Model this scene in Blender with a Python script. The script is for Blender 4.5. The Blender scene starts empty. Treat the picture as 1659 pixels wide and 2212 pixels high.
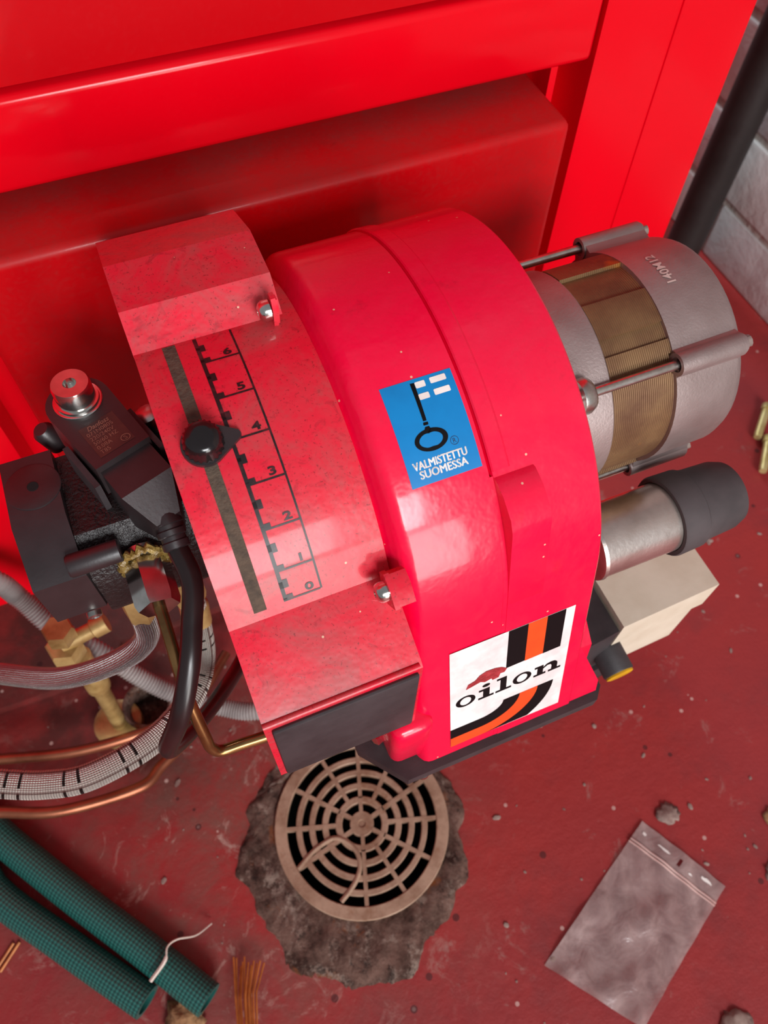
import bpy, bmesh, math, random
from mathutils import Vector, Matrix
random.seed(7)
S = bpy.context.scene
COL = S.collection
sin, cos, pi, rad = math.sin, math.cos, math.pi, math.radians

# ------------------------------------------------------------------ camera
cam = bpy.data.cameras.new('camera'); camo = bpy.data.objects.new('camera', cam); COL.objects.link(camo)
camo.matrix_world = (Matrix.Translation((0, 0, .65)) @ Matrix.Rotation(rad(-24.4), 4, 'Z')
                     @ Matrix.Rotation(rad(31.0), 4, 'X') @ Matrix.Rotation(rad(2.1), 4, 'Z'))
cam.sensor_fit = 'HORIZONTAL'; cam.sensor_width = 36; cam.lens = 36 * 1700 / 1659
cam.clip_start = .01; cam.clip_end = 50
cam.dof.use_dof = True; cam.dof.focus_distance = .285; cam.dof.aperture_fstop = cam.lens / 1.5
S.camera = camo

# ------------------------------------------------------------------ world, lights, exposure
W = bpy.data.worlds.new('room_light'); S.world = W; W.use_nodes = True
bg = W.node_tree.nodes['Background']; bg.inputs[0].default_value = (.86, .93, 1, 1); bg.inputs[1].default_value = .30
def area(name, loc, target, sx, sy, power, col=(1, 1, 1)):
    l = bpy.data.lights.new(name, 'AREA'); l.shape = 'RECTANGLE'; l.size = sx; l.size_y = sy; l.energy = power; l.color = col
    o = bpy.data.objects.new(name, l); COL.objects.link(o); o.location = loc
    o.rotation_euler = (Vector(target) - Vector(loc)).to_track_quat('-Z', 'Y').to_euler()
area('doorway_daylight', (.28, -2.2, .58), (.12, .2, .3), .75, 1.05, 27, (1, .98, .95))
area('window_daylight', (-.05, -2.0, 1.55), (.08, .2, .35), .9, .7, 48, (.97, .98, 1))
area('added_rear_fill', (.50, 1.9, 1.15), (.62, .45, .1), .3, 1.1, 14, (.82, .92, 1))  # added fill light, no known source; brightens the wall beside the boiler
S.view_settings.view_transform = 'Standard'; S.view_settings.look = 'None'
S.view_settings.exposure = -.06; S.view_settings.gamma = 1; S.view_settings.use_curve_mapping = False

# ------------------------------------------------------------------ materials
def lin(h):
    if not isinstance(h, str): return (*h, 1)
    v = [int(h[i:i + 2], 16) / 255 for i in (0, 2, 4)]
    return (*[c / 12.92 if c <= .04045 else ((c + .055) / 1.055) ** 2.4 for c in v], 1)
class NT:
    def __init__(s, name):
        s.m = bpy.data.materials.new(name); s.m.use_nodes = True; s.t = s.m.node_tree; s.n = s.t.nodes
        s.b = s.n['Principled BSDF']; s.tc = s.n.new('ShaderNodeTexCoord')
    def new(s, t, **k):
        n = s.n.new('ShaderNode' + t)
        for a, b in k.items(): setattr(n, a, b)
        return n
    def ln(s, a, b): s.t.links.new(a, b)
    def noise(s, scale, detail=4, rough=.6, co=None, dist=0, stretch=None):
        n = s.new('TexNoise'); n.inputs['Scale'].default_value = scale; n.inputs['Detail'].default_value = detail
        n.inputs['Roughness'].default_value = rough; n.inputs['Distortion'].default_value = dist
        c = co or s.tc.outputs['Object']
        if stretch:
            mp = s.new('Mapping'); mp.inputs['Scale'].default_value = stretch; s.ln(c, mp.inputs[0]); c = mp.outputs[0]
        s.ln(c, n.inputs['Vector']); return n.outputs['Fac']
    def ramp(s, src, lo, hi, a=0, b=1):
        r = s.new('MapRange'); r.inputs[1].default_value = lo; r.inputs[2].default_value = hi
        r.inputs[3].default_value = a; r.inputs[4].default_value = b; s.ln(src, r.inputs[0]); return r.outputs[0]
    def mix(s, fac, a, b):
        m = s.new('Mix', data_type='RGBA')
        for sock, v in ((m.inputs[0], fac), (m.inputs[6], a), (m.inputs[7], b)):
            if hasattr(v, 'is_output'): s.ln(v, sock)
            elif sock.type == 'RGBA': sock.default_value = lin(v)
            else: sock.default_value = v
        return m.outputs[2]
    def math(s, op, a, b=0):
        m = s.new('Math', operation=op)
        for i, v in enumerate((a, b)):
            if hasattr(v, 'is_output'): s.ln(v, m.inputs[i])
            else: m.inputs[i].default_value = v
        return m.outputs[0]
    def bump(s, h, strength, dist=.001):
        b = s.new('Bump'); b.inputs['Strength'].default_value = strength; b.inputs['Distance'].default_value = dist
        s.ln(h, b.inputs['Height']); s.ln(b.outputs[0], s.b.inputs['Normal'])
    def color(s, c):
        if hasattr(c, 'is_output'): s.ln(c, s.b.inputs['Base Color'])
        else: s.b.inputs['Base Color'].default_value = lin(c)
    def set(s, **k):
        for a, v in k.items():
            n = {'rough': 'Roughness', 'metal': 'Metallic', 'coat': 'Coat Weight', 'coatr': 'Coat Roughness', 'spec': 'Specular IOR Level', 'alpha': 'Alpha', 'ior': 'IOR'}[a]
            if hasattr(v, 'is_output'): s.ln(v, s.b.inputs[n])
            else: s.b.inputs[n].default_value = v
def pm(name, c1, c2=None, scale=30, rough=.5, metal=0, bump=0, bscale=300, lo=.4, hi=.7, coat=0, bd=.001, spec=.5, detail=4):
    t = NT(name)
    t.color(t.mix(t.ramp(t.noise(scale, detail), lo, hi), c1, c2) if c2 else c1)
    t.set(rough=rough, metal=metal, coat=coat, spec=spec)
    if bump: t.bump(t.noise(bscale, 3), bump, bd)
    return t.m

def paint(name, base, dark, dust, dust_amt, rough=.3, flecks=True, dirt=True, orange=.12, dscale=9, spec=.22, coat=.12, mottle=0):
    """enamel paint with grimy dust blotches and pale specks"""
    t = NT(name)
    c = t.mix(t.ramp(t.noise(6, 3), .35, .75), base, dark)
    geo = t.new('NewGeometry'); sep = t.new('SeparateXYZ'); t.ln(geo.outputs['Normal'], sep.inputs[0])
    up = t.ramp(sep.outputs[2], .1, 1.0)
    d = t.math('MULTIPLY', t.math('MULTIPLY', t.ramp(t.noise(dscale, 6, .68), .38, .72), up), dust_amt)
    d2 = t.math('ADD', d, t.math('MULTIPLY', t.ramp(t.noise(420, 3), .5, .8), dust_amt * .28))
    c = t.mix(d2, c, dust)
    if dirt:
        c = t.mix(t.math('MULTIPLY', t.ramp(t.noise(60, 5, .7), .62, .8), .35), c, '4a1414')
    if mottle:
        mo = t.ramp(t.noise(38, 9, .74, dist=.8), .46, .66); c = t.mix(t.math('MULTIPLY', mo, mottle), c, dust)
        mo = t.ramp(t.noise(150, 6, .7, dist=1.5), .56, .68); c = t.mix(t.math('MULTIPLY', mo, mottle * .8), c, '8a1a26')
        mo = t.ramp(t.noise(1100, 2), .62, .7); c = t.mix(t.math('MULTIPLY', mo, mottle * .9), c, '5c1418')
    if flecks:
        v = t.new('TexVoronoi'); v.inputs['Scale'].default_value = 210; t.ln(t.tc.outputs['Object'], v.inputs['Vector'])
        near = t.math('LESS_THAN', v.outputs['Distance'], .09)
        s2 = t.new('SeparateColor'); t.ln(v.outputs['Color'], s2.inputs[0])
        c = t.mix(t.math('MULTIPLY', t.math('MULTIPLY', near, t.math('GREATER_THAN', s2.outputs[0], .88)), .7), c, 'e6c9a8')
    t.color(c)
    t.set(rough=t.math('ADD', t.math('MULTIPLY', d2, .5), rough), coat=coat, coatr=.08, spec=spec)
    t.bump(t.noise(180, 2), orange, .0006)
    return t.m

M = {}
M['boiler'] = paint('boiler_enamel', 'e20018', 'da0014', 'c0303a', .10, .2, False, False, .04)
M['door'] = paint('firing_door_enamel', 'cc000d', 'ba000b', '6e3c38', .6, .34, False, True, .06, 6, .22, .1, .1)
M['upper'] = paint('upper_panel_dark_red', 'c4000d', 'b8000c', 'a03038', .15, .36, False, False, .05)  # upper panel in a darker red than the other boiler panels
M['fan'] = paint('fan_housing_paint', 'f4003e', 'ea0038', 'a85a66', .1, .24, True, True, .3, 14, .32, .35, .08)
M['dial'] = paint('dial_casing_paint', 'e41434', 'd40f2d', '9c5452', .36, .32, True, True, .35, 22, .32, .2, .6)
M['blackplastic'] = pm('black_plastic', '2a2022', '1c1516', 40, .42, 0, .15, 600, bd=.0003, spec=.75)
M['knob'] = pm('glossy_black_plastic', '1c1617', '120e0f', 40, .16)
M['blackmatte'] = pm('matte_black_metal', '3a3335', '2b2527', 60, .55, 0, .2, 900, bd=.0003)
M['castblack'] = pm('rough_black_casting', '241c1c', '181212', 50, .42, 0, .9, 420, bd=.0012)
M['rubber'] = pm('dull_black_rubber', '4a4142', '393233', 35, .75, 0, .15, 500, bd=.0003)
M['cable'] = pm('black_cable_sheath', '241a1a', '1a1212', 60, .3)
M['steel'] = pm('zinc_plated_steel', 'd5d2cc', 'a9a49c', 120, .28, 1, .2, 300, bd=.0003)
M['chrome'] = pm('bright_steel', 'e4e0da', 'c4bfb6', 90, .16, 1)
M['alu'] = pm('cast_aluminium', 'b0a19e', '94827e', 22, .52, .75, .35, 900, bd=.0004)
M['can'] = pm('brushed_aluminium_can', 'd6cbc4', 'b3a49b', 30, .32, .9, .25, 260, bd=.0005)
M['brass'] = pm('aged_brass', 'c9ab70', '9a7845', 60, .4, .35)
M['brassplug'] = pm('pale_brass', 'd3c488', 'b49f5c', 80, .45, .6)
M['copper'] = pm('tarnished_copper', 'a8674c', '7c4430', 25, .38, .8)
M['oilpipe'] = pm('brown_lacquered_steel', '9a7448', '6e5233', 60, .25, .85)
M['cream'] = pm('cream_plastic', 'ddd2bd', 'cfc2ab', 30, .5, 0, .1, 200)
M['yellow'] = pm('yellow_plastic', 'd8a30c', 'b37d08', 60, .5)
M['blue'] = pm('blue_sticker', '0b82c6', '0a78ba', 60, .3)
M['white'] = pm('white_print', 'f2ece6', 'e2d6d0', 130, .38)
M['stickerwhite'] = pm('worn_white_sticker', 'f1ebe8', 'e0cfce', 90, .3)
M['ink'] = pm('black_ink', '0e0b0d', None, rough=.5, spec=.12)
M['bluink'] = pm('dark_blue_ink', '0b2f57')
M['orange'] = pm('orange_print', 'f4511c', 'e8481a', 60, .32)
M['scaleink'] = pm('worn_black_scale_ink', '1c1214', '5a2026', 240, .4, lo=.5, hi=.75)
M['slot'] = pm('dusty_slot', '5b4a3d', '463a31', 350, .9, 0, .6, 700)
M['dark'] = pm('hole_black', '0a0808', None, rough=.9)  # flat black for the dark inside the drain and the cover hole
M['pipe'] = pm('black_iron_pipe', '2c2827', '211c1b', 18, .5, .3, .2, 200)
M['gum'] = pm('amber_sealant', '6e5424', 'a58a4c', 300, .3, 0, .8, 500)
M['emboss'] = pm('label_emboss', '8a5a4a', '6a4036', 200, .5)
M['labelpatch'] = pm('coil_label_patch', '4c2a24', '38201e', 90, .4)
M['torn'] = pm('torn_red_paint', '8e1d22', 'b5363c', 300, .5, 0, .6, 600)
M['fibre'] = pm('white_fibre', 'e2d3c8', 'cdb7a8', 60, .6)
M['bristle'] = pm('copper_brown_bristle', 'cf8040', 'a55a28', 90, .4)
M['tuft'] = pm('tan_fibre_tuft', 'a87c54', '7d563a', 200, .8, 0, .7, 400)
M['grit'] = pm('pale_grit', 'a08a80', '6c4a44', 90, .9)
M['marking'] = pm('scratched_marking', 'c9b9b0', None, rough=.5)
def m_rust():
    t = NT('rusty_collar')
    c = t.mix(t.ramp(t.noise(26, 8, .75), .42, .60), '8f6d60', '452c23')
    c = t.mix(t.math('MULTIPLY', t.ramp(t.noise(17, 6, .7, dist=.5), .54, .62), .85), c, 'a85c28')
    c = t.mix(t.math('MULTIPLY', t.ramp(t.noise(40, 8, .78), .53, .61), .8), c, 'bba394')
    c = t.mix(t.math('MULTIPLY', t.ramp(t.noise(85, 7, .75), .55, .64), .8), c, '241510')
    t.color(c); t.set(rough=.8, spec=.3); t.bump(t.noise(110, 8, .75), 1, .005); return t.m
M['rust'] = m_rust()

def m_stator():
    t = NT('stator_laminations')
    sp = t.new('SeparateXYZ'); t.ln(t.tc.outputs['Object'], sp.inputs[0])
    w = t.math('SINE', t.math('MULTIPLY', sp.outputs[0], 2 * pi / .0009))
    c = t.mix(t.ramp(t.noise(45, 5), .4, .7), '8a6a48', '6b4a34')
    c = t.mix(t.ramp(t.noise(30, 3), .64, .7), c, 'b9742c')
    t.color(c); t.set(rough=.5, metal=.45); t.bump(w, .5, .0003); return t.m
M['stator'] = m_stator()
def m_braid(name, c1, c2, fu, fv, dash, rough, metal, b=1.0):
    t = NT(name); sp = t.new('SeparateXYZ'); t.ln(t.tc.outputs['UV'], sp.inputs[0]); u, v = sp.outputs[0], sp.outputs[1]
    a = t.math('SINE', t.math('MULTIPLY', t.math('ADD', t.math('MULTIPLY', u, fu), t.math('MULTIPLY', v, fv)), 2 * pi))
    d = t.math('SINE', t.math('MULTIPLY', t.math('SUBTRACT', t.math('MULTIPLY', u, fu), t.math('MULTIPLY', v, fv)), 2 * pi))
    h = t.math('MULTIPLY', a, d); c = t.mix(t.ramp(h, -.6, .9), c2, c1)
    if dash:
        fr = t.math('FRACT', t.math('MULTIPLY', u, 38)); 
        k = t.math('ADD', t.math('LESS_THAN', fr, .05), t.math('MULTIPLY', t.math('GREATER_THAN', fr, .24), t.math('LESS_THAN', fr, .29)))
        g = t.math('LESS_THAN', t.math('FRACT', t.math('MULTIPLY', v, 4)), .8)
        c = t.mix(t.math('MULTIPLY', k, g), c, '16120f')
        c = t.mix(t.math('MULTIPLY', t.math('LESS_THAN', t.math('FRACT', t.math('MULTIPLY', v, 4)), .1), .8), c, '6a4a44')
    t.color(c); t.set(rough=rough, metal=metal); t.bump(h, b, .0006); return t.m
M['braid'] = m_braid('braided_steel_hose', 'c6c3c1', '827d7b', 420, 16, False, .24, .95)
M['braid2'] = m_braid('braided_hose_marked', 'e2dccf', 'b9b2aa', 420, 20, True, .34, .45)
M['green'] = m_braid('green_mesh_hose', '2c6f66', '103a36', 170, 14, False, .38, 0, .4)
M['conduit'] = pm('grey_conduit', 'a39a97', '857c7a', 40, .45)

def m_floor():
    t = NT('painted_floor')
    c = t.mix(t.ramp(t.noise(4, 4), .35, .7), 'a32f2c', '8b2c2f')
    c = t.mix(t.math('MULTIPLY', t.ramp(t.noise(11, 7, .7), .52, .72), .55), c, '6e3032')
    c = t.mix(t.math('MULTIPLY', t.ramp(t.noise(26, 8, .75, dist=.6), .6, .7), .7), c, 'a07a72')
    # wear and brown muck around the drain, thinning outwards
    dv = t.new('VectorMath', operation='DISTANCE'); t.ln(t.tc.outputs['Object'], dv.inputs[0]); dv.inputs[1].default_value = (-.06, .14, 0)
    near = t.ramp(dv.outputs['Value'], .05, .24, 1, 0)
    k = t.math('MULTIPLY', near, t.ramp(t.noise(18, 8, .72, dist=.4), .42, .62))
    c = t.mix(t.math('MULTIPLY', k, .85), c, '7a5248')
    k2 = t.math('MULTIPLY', near, t.ramp(t.noise(30, 8, .75, dist=1.2), .56, .64))
    c = t.mix(t.math('MULTIPLY', k2, .8), c, 'b7968a')
    # darker brown patches on the ground below the boiler
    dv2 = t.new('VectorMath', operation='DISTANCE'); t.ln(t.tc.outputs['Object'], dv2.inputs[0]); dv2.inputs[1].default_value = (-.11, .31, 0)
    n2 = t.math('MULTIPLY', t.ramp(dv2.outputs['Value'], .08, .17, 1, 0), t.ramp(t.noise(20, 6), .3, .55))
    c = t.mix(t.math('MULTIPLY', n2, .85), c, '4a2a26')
    # chips
    v = t.new('TexVoronoi'); v.inputs['Scale'].default_value = 75; t.ln(t.tc.outputs['Object'], v.inputs['Vector'])
    s2 = t.new('SeparateColor'); t.ln(v.outputs['Color'], s2.inputs[0])
    ch = t.math('MULTIPLY', t.math('LESS_THAN', v.outputs['Distance'], .12), t.math('GREATER_THAN', s2.outputs[0], .86))
    c = t.mix(t.math('MULTIPLY', ch, .6), c, 'd8b8ae')
    ch = t.math('MULTIPLY', t.math('LESS_THAN', v.outputs['Distance'], .2), t.math('LESS_THAN', s2.outputs[1], .07))
    c = t.mix(t.math('MULTIPLY', ch, .7), c, '3a1a1c')
    t.color(c); t.set(rough=.55, spec=.35); t.bump(t.noise(70, 8, .7), .5, .002); return t.m
M['floor'] = m_floor()
def m_grate():
    t = NT('rusty_grate')
    c = t.mix(t.ramp(t.noise(40, 6, .7), .4, .65), 'b08f78', '8a6650')
    c = t.mix(t.math('MULTIPLY', t.ramp(t.noise(28, 6, .7), .55, .7), .8), c, '7a4622')
    t.color(c); t.set(rough=.6, metal=.1); t.bump(t.noise(300, 4), .4, .0006); return t.m
M['grate'] = m_grate()
def m_brick():
    t = NT('whitewashed_brick')
    c = t.mix(t.ramp(t.noise(9, 5), .4, .7), 'dcdcda', 'c6c5c2'); c = t.mix(t.ramp(t.noise(24, 7, .7), .62, .74), c, 'a39a8a')
    t.color(c); t.set(rough=.75); t.bump(t.noise(50, 6), .5, .004); return t.m
M['brick'] = m_brick(); M['mortar'] = pm('grey_mortar', 'c4c0b8', 'a8a299', 30, .9, 0, .8, 120, bd=.004)
def m_bag():
    t = NT('clear_plastic_bag')
    c = t.mix(t.ramp(t.noise(45, 6, .65, dist=1), .35, .7), 'b89c98', '8d726f')
    t.color(c); t.set(rough=.28, alpha=t.ramp(t.noise(35, 5), .3, .7, .62, .86), spec=.7); t.bump(t.noise(60, 4, dist=1), .5, .002); return t.m
M['bag'] = m_bag()

# ------------------------------------------------------------------ mesh helpers
def mk(name, bm, mat, parent=None, ang=38, smooth=True, recalc=True):
    if recalc: bmesh.ops.recalc_face_normals(bm, faces=bm.faces)
    if smooth:
        for f in bm.faces: f.smooth = True
        for e in bm.edges:
            if len(e.link_faces) == 2 and e.calc_face_angle(0) > rad(ang): e.smooth = False
    me = bpy.data.meshes.new(name); bm.to_mesh(me); bm.free()
    me.materials.append(M[mat] if isinstance(mat, str) else mat)
    o = bpy.data.objects.new(name, me); COL.objects.link(o)
    if parent:
        o.parent = parent
        if parent.type == 'EMPTY': o.matrix_parent_inverse = Matrix.Translation(-parent.location)
    return o
def tag(o, label, cat=None, group=None, kind=None):
    if label: o['label'] = label
    if cat: o['category'] = cat
    if group: o['group'] = group
    if kind: o['kind'] = kind
    return o
def thing(name, loc, label, cat, group=None):
    o = bpy.data.objects.new(name, None); o.empty_display_size = .02; COL.objects.link(o); o.location = loc
    return tag(o, label, cat, group)
B = bmesh.new
def bevel(bm, w, seg=2, ang=30):
    es = [e for e in bm.edges if len(e.link_faces) == 2 and e.calc_face_angle(0) > rad(ang)]
    bmesh.ops.bevel(bm, geom=es, offset=w, segments=seg, affect='EDGES', profile=.5, clamp_overlap=True)
    return bm
def box(x0, x1, y0, y1, z0, z1, bev=0, seg=2, bm=None):
    b = B()
    r = bmesh.ops.create_cube(b, size=1)
    for v in b.verts: v.co = Vector(((x0 + x1) / 2 + v.co.x * (x1 - x0), (y0 + y1) / 2 + v.co.y * (y1 - y0), (z0 + z1) / 2 + v.co.z * (z1 - z0)))
    if bev: bevel(b, bev, seg)
    return join(bm, b) if bm else b
def join(a, b):
    me = bpy.data.meshes.new('t'); b.to_mesh(me); b.free(); a.from_mesh(me); bpy.data.meshes.remove(me); return a
def prism(prof, x0, x1, bm=None):
    """profile of (y,z) extruded along X"""
    bm = bm or B()
    a = [bm.verts.new((x0, y, z)) for y, z in prof]; b = [bm.verts.new((x1, y, z)) for y, z in prof]
    n = len(prof); bm.faces.new(a[::-1]); bm.faces.new(b)
    for i in range(n): bm.faces.new((a[i], a[(i + 1) % n], b[(i + 1) % n], b[i]))
    return bm
def prismz(prof, z0, z1, bm=None):
    bm = bm or B()
    a = [bm.verts.new((x, y, z0)) for x, y in prof]; b = [bm.verts.new((x, y, z1)) for x, y in prof]
    n = len(prof); bm.faces.new(a[::-1]); bm.faces.new(b)
    for i in range(n): bm.faces.new((a[i], a[(i + 1) % n], b[(i + 1) % n], b[i]))
    return bm
def lathe(p0, axis, prof, n=32, bm=None, phase=0, capped=True):
    """prof: list of (distance along axis, radius)"""
    bm = bm or B(); p0 = Vector(p0); ax = Vector(axis).normalized()
    u = ax.orthogonal().normalized() if abs(ax.x) < .9 else Vector((0, 1, 0)); u = (u - ax * u.dot(ax)).normalized(); w = ax.cross(u)
    rings = []
    for d, r in prof:
        c = p0 + ax * d
        rings.append([bm.verts.new(c + (u * cos(2 * pi * i / n + phase) + w * sin(2 * pi * i / n + phase)) * max(r, 1e-6)) for i in range(n)])
    for a, b in zip(rings, rings[1:]):
        for i in range(n): bm.faces.new((a[i], a[(i + 1) % n], b[(i + 1) % n], b[i]))
    if capped: bm.faces.new(rings[0][::-1]); bm.faces.new(rings[-1])
    return bm
def spl(pts, k=10):
    P = [Vector(p) for p in pts]; P = [P[0] * 2 - P[1]] + P + [P[-1] * 2 - P[-2]]; out = []
    for i in range(1, len(P) - 2):
        a, b, c, d = P[i - 1:i + 3]
        for j in range(k):
            t = j / k; out.append(.5 * (2 * b + (c - a) * t + (2 * a - 5 * b + 4 * c - d) * t * t + (3 * b - a - 3 * c + d) * t ** 3))
    return out + [P[-2]]
def tube(pts, r, n=14, bm=None, hollow=0):
    bm = bm or B(); pts = [Vector(p) for p in pts]; uv = bm.loops.layers.uv.verify()
    rf = r if callable(r) else (lambda i: r)
    t = (pts[1] - pts[0]).normalized(); u = t.orthogonal().normalized(); rings = []; L = [0]
    for i, p in enumerate(pts):
        t2 = (pts[min(i + 1, len(pts) - 1)] - pts[max(i - 1, 0)]).normalized()
        q = t.rotation_difference(t2); u = q @ u; u = (u - t2 * u.dot(t2)).normalized(); t = t2; w = t.cross(u)
        rings.append([bm.verts.new(p + (u * cos(2 * pi * j / n) + w * sin(2 * pi * j / n)) * rf(i)) for j in range(n)])
        if i: L.append(L[-1] + (p - pts[i - 1]).length)
    for i in range(len(pts) - 1):
        for j in range(n):
            f = bm.faces.new((rings[i][j], rings[i][(j + 1) % n], rings[i + 1][(j + 1) % n], rings[i + 1][j]))
            for lp, (a, b) in zip(f.loops, ((L[i], j), (L[i], j + 1), (L[i + 1], j + 1), (L[i + 1], j))): lp[uv].uv = (a, b / n)
    if not hollow: bm.faces.new(rings[0][::-1]); bm.faces.new(rings[-1])
    else:
        for ring, s in ((rings[0], 1), (rings[-1], -1)):
            c = sum((v.co for v in ring), Vector()) / n
            inn = [bm.verts.new(c + (v.co - c) * hollow) for v in ring]
            d = (pts[1] - pts[0]) if s == 1 else (pts[-2] - pts[-1]); d = d.normalized() * .006
            deep = [bm.verts.new(v.co + d) for v in inn]
            for j in range(n):
                bm.faces.new((ring[j], ring[(j + 1) % n], inn[(j + 1) % n], inn[j])); bm.faces.new((inn[j], inn[(j + 1) % n], deep[(j + 1) % n], deep[j]))
            bm.faces.new(deep)
    return bm
def hexnut(p0, axis, length, r, n=6, cham=.12, bm=None):
    return lathe(p0, axis, [(0, r * (1 - cham)), (length * .12, r), (length * .88, r), (length, r * (1 - cham))], n, bm)
def bolt_head(p0, axis, r, h, bm=None):      # pan head with a slot recess
    return lathe(p0, axis, [(0, r), (h * .55, r), (h * .85, r * .82), (h, r * .5), (h, r * .3), (h * .6, r * .28)], 20, bm)

# ---- flat print mapped on a surface
CY, CZ = .18, .37
def cylmap(R, x0, th0):
    def f(u, v, h): th = th0 + v / R; return Vector((x0 + u, CY - (R + h) * cos(th), CZ + (R + h) * sin(th)))
    return f
def planemap(o, U, V):
    o, U, V = Vector(o), Vector(U).normalized(), Vector(V).normalized(); N = U.cross(V)
    return lambda u, v, h: o + U * u + V * v + N * h
def decal(name, bm2, f, h, mat, parent, step=.0012, curved=True):
    if curved:
        vs = [v.co.y for v in bm2.verts]; a, b = min(vs), max(vs); k = int((b - a) / step)
        for i in range(1, k + 1):
            bmesh.ops.bisect_plane(bm2, geom=bm2.verts[:] + bm2.edges[:] + bm2.faces[:], plane_co=(0, a + i * step, 0), plane_no=(0, 1, 0))
    for v in bm2.verts: v.co = f(v.co.x, v.co.y, h)
    return mk(name, bm2, mat, parent, recalc=False)
def poly(loops, bm=None):
    bm = bm or B()
    for l in loops:
        a = sum(l[i][0] * l[(i + 1) % len(l)][1] - l[(i + 1) % len(l)][0] * l[i][1] for i in range(len(l)))
        if a < 0: l = l[::-1]
        bm.faces.new([bm.verts.new((x, y, 0)) for x, y in l])
    return bm
def rect(x0, y0, x1, y1, bm=None): return poly([[(x0, y0), (x1, y0), (x1, y1), (x0, y1)]], bm)
def band(outer, inner, bm=None, closed=True):
    bm = bm or B(); a = [bm.verts.new((x, y, 0)) for x, y in outer]; b = [bm.verts.new((x, y, 0)) for x, y in inner]; n = len(a)
    for i in range(n if closed else n - 1):
        j = (i + 1) % n; bm.faces.new((a[i], a[j], b[j], b[i]))
    for f in bm.faces:
        f.normal_update()
        if f.normal.z < 0: f.normal_flip()
    return bm
def ell(cx, cy, rx, ry, n=40, a0=0, a1=360): return [(cx + rx * cos(rad(a0 + (a1 - a0) * i / n)), cy + ry * sin(rad(a0 + (a1 - a0) * i / n))) for i in range(n if a1 - a0 == 360 else n + 1)]
def text(s, size, bold=0, xs=1, shear=0, space=1, line=1, align='CENTER'):
    c = bpy.data.curves.new('t', 'FONT'); c.body = s; c.size = size; c.offset = bold; c.shear = shear; c.space_character = space; c.space_line = line
    c.align_x = align; c.align_y = 'CENTER'; c.resolution_u = 3
    o = bpy.data.objects.new('t', c); COL.objects.link(o)
    dg = bpy.context.evaluated_depsgraph_get(); me = bpy.data.meshes.new_from_object(o.evaluated_get(dg))
    b = B(); b.from_mesh(me); bpy.data.objects.remove(o); bpy.data.curves.remove(c); bpy.data.meshes.remove(me)
    for v in b.verts: v.co.x *= xs; v.co.z = 0
    for f in b.faces:
        f.normal_update()
        if f.normal.z < 0: f.normal_flip()
    return b
def arc(R, a0, a1, n, cy=CY, cz=CZ):
    return [(cy - R * cos(rad(a0 + (a1 - a0) * i / n)), cz + R * sin(rad(a0 + (a1 - a0) * i / n))) for i in range(n + 1)]

# ================================================================== SETTING
DC = Vector((.0365, .1005, 0)); DR = .0672
bm = B(); n = 64; rin = [bm.verts.new(DC + Vector((cos(2 * pi * i / n), sin(2 * pi * i / n), 0)) * (DR - .0025)) for i in range(n)]
prev = rin
for R in (.12, .25, .6, 3.0):
    ring = [bm.verts.new(DC + Vector((cos(2 * pi * i / n), sin(2 * pi * i / n), 0)) * R) for i in range(n)]
    for i in range(n): bm.faces.new((prev[i], prev[(i + 1) % n], ring[(i + 1) % n], ring[i]))
    prev = ring
tag(mk('floor', bm, 'floor'), 'worn red painted concrete floor', None, None, 'structure')
bm = B(); bx = prismz([(-.7, .30), (-.115, .293), (-.10, .315), (.36, .315), (.36, 1.0), (-.7, 1.0)], -.004, .011); bevel(bx, .003, 2)
tag(mk('trim_1', bx, 'floor'), 'low red concrete plinth under the boiler', None, None, 'structure')

wall = tag(mk('wall_right', box(.6640, .8, -.6, 1.6, -.01, 1.6), 'mortar'), 'whitewashed brick wall on the right', None, None, 'structure')
zc = [-.004, .0716, .1535, .2435, .33, .42, .51, .6, .69, .78, .87, .96]
for r, (z0, z1) in enumerate(zip(zc, zc[1:])):
    y = -.25 + (.135 if r % 2 else 0)
    while y < 1.3:
        g = random.uniform(-.0012, .0012)
        bb = box(.6605 + g, .69, y + .004, y + .262, z0 + .0045, z1 - .0045, .003, 2)
        mk('brick', bb, 'brick', wall); y += .27

# black upright pipe between the boiler and the wall
pp = mk('black_pipe', lathe((.6237, .55, .0), (.03, 0, 1), [(0, .0205), (1.6, .0205)], 24), 'pipe')
tag(pp, 'black iron pipe standing upright between red boiler and white wall', 'pipe')

# ================================================================== BOILER
boiler = thing('boiler', (.08, .55, .011), 'bright red steel boiler behind the oil burner', 'boiler')
bm = prismz([(.258, .33), (.351, .33), (.351, .95), (.258, .95)], .05, 1.3); bevel(bm, .007, 3)
col = mk('corner_column', bm, 'boiler', boiler)
mk('column_seam', box(.3035, .352, .3292, .40, .05, 1.3, .0004, 1), 'boiler', col)
bm = prismz([(-.5, .33), (-.09, .33), (-.09, .95), (-.5, .95)], .105, 1.3); bevel(bm, .004, 2); mk('corner_column', bm, 'boiler', boiler)
mk('cross_bar', box(-.0905, .2565, .3302, .40, .4262, .4665, .0035, 3), 'boiler', boiler)
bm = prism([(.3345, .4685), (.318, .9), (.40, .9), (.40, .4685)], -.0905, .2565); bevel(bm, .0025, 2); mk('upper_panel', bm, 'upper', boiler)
mk('recess_panel', box(-.092, .2575, .362, .40, .10, .45), 'boiler', boiler)
mk('recess_frame', box(.2385, .2425, .338, .365, .10, .44), 'boiler', boiler)
mk('firing_door', box(-.065, .231, .30, .3615, .19, .4175, .0045, 4), 'door', boiler)
mk('lower_rail', box(-.0905, .2575, .333, .40, .105, .17, .003), 'boiler', boiler)

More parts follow.
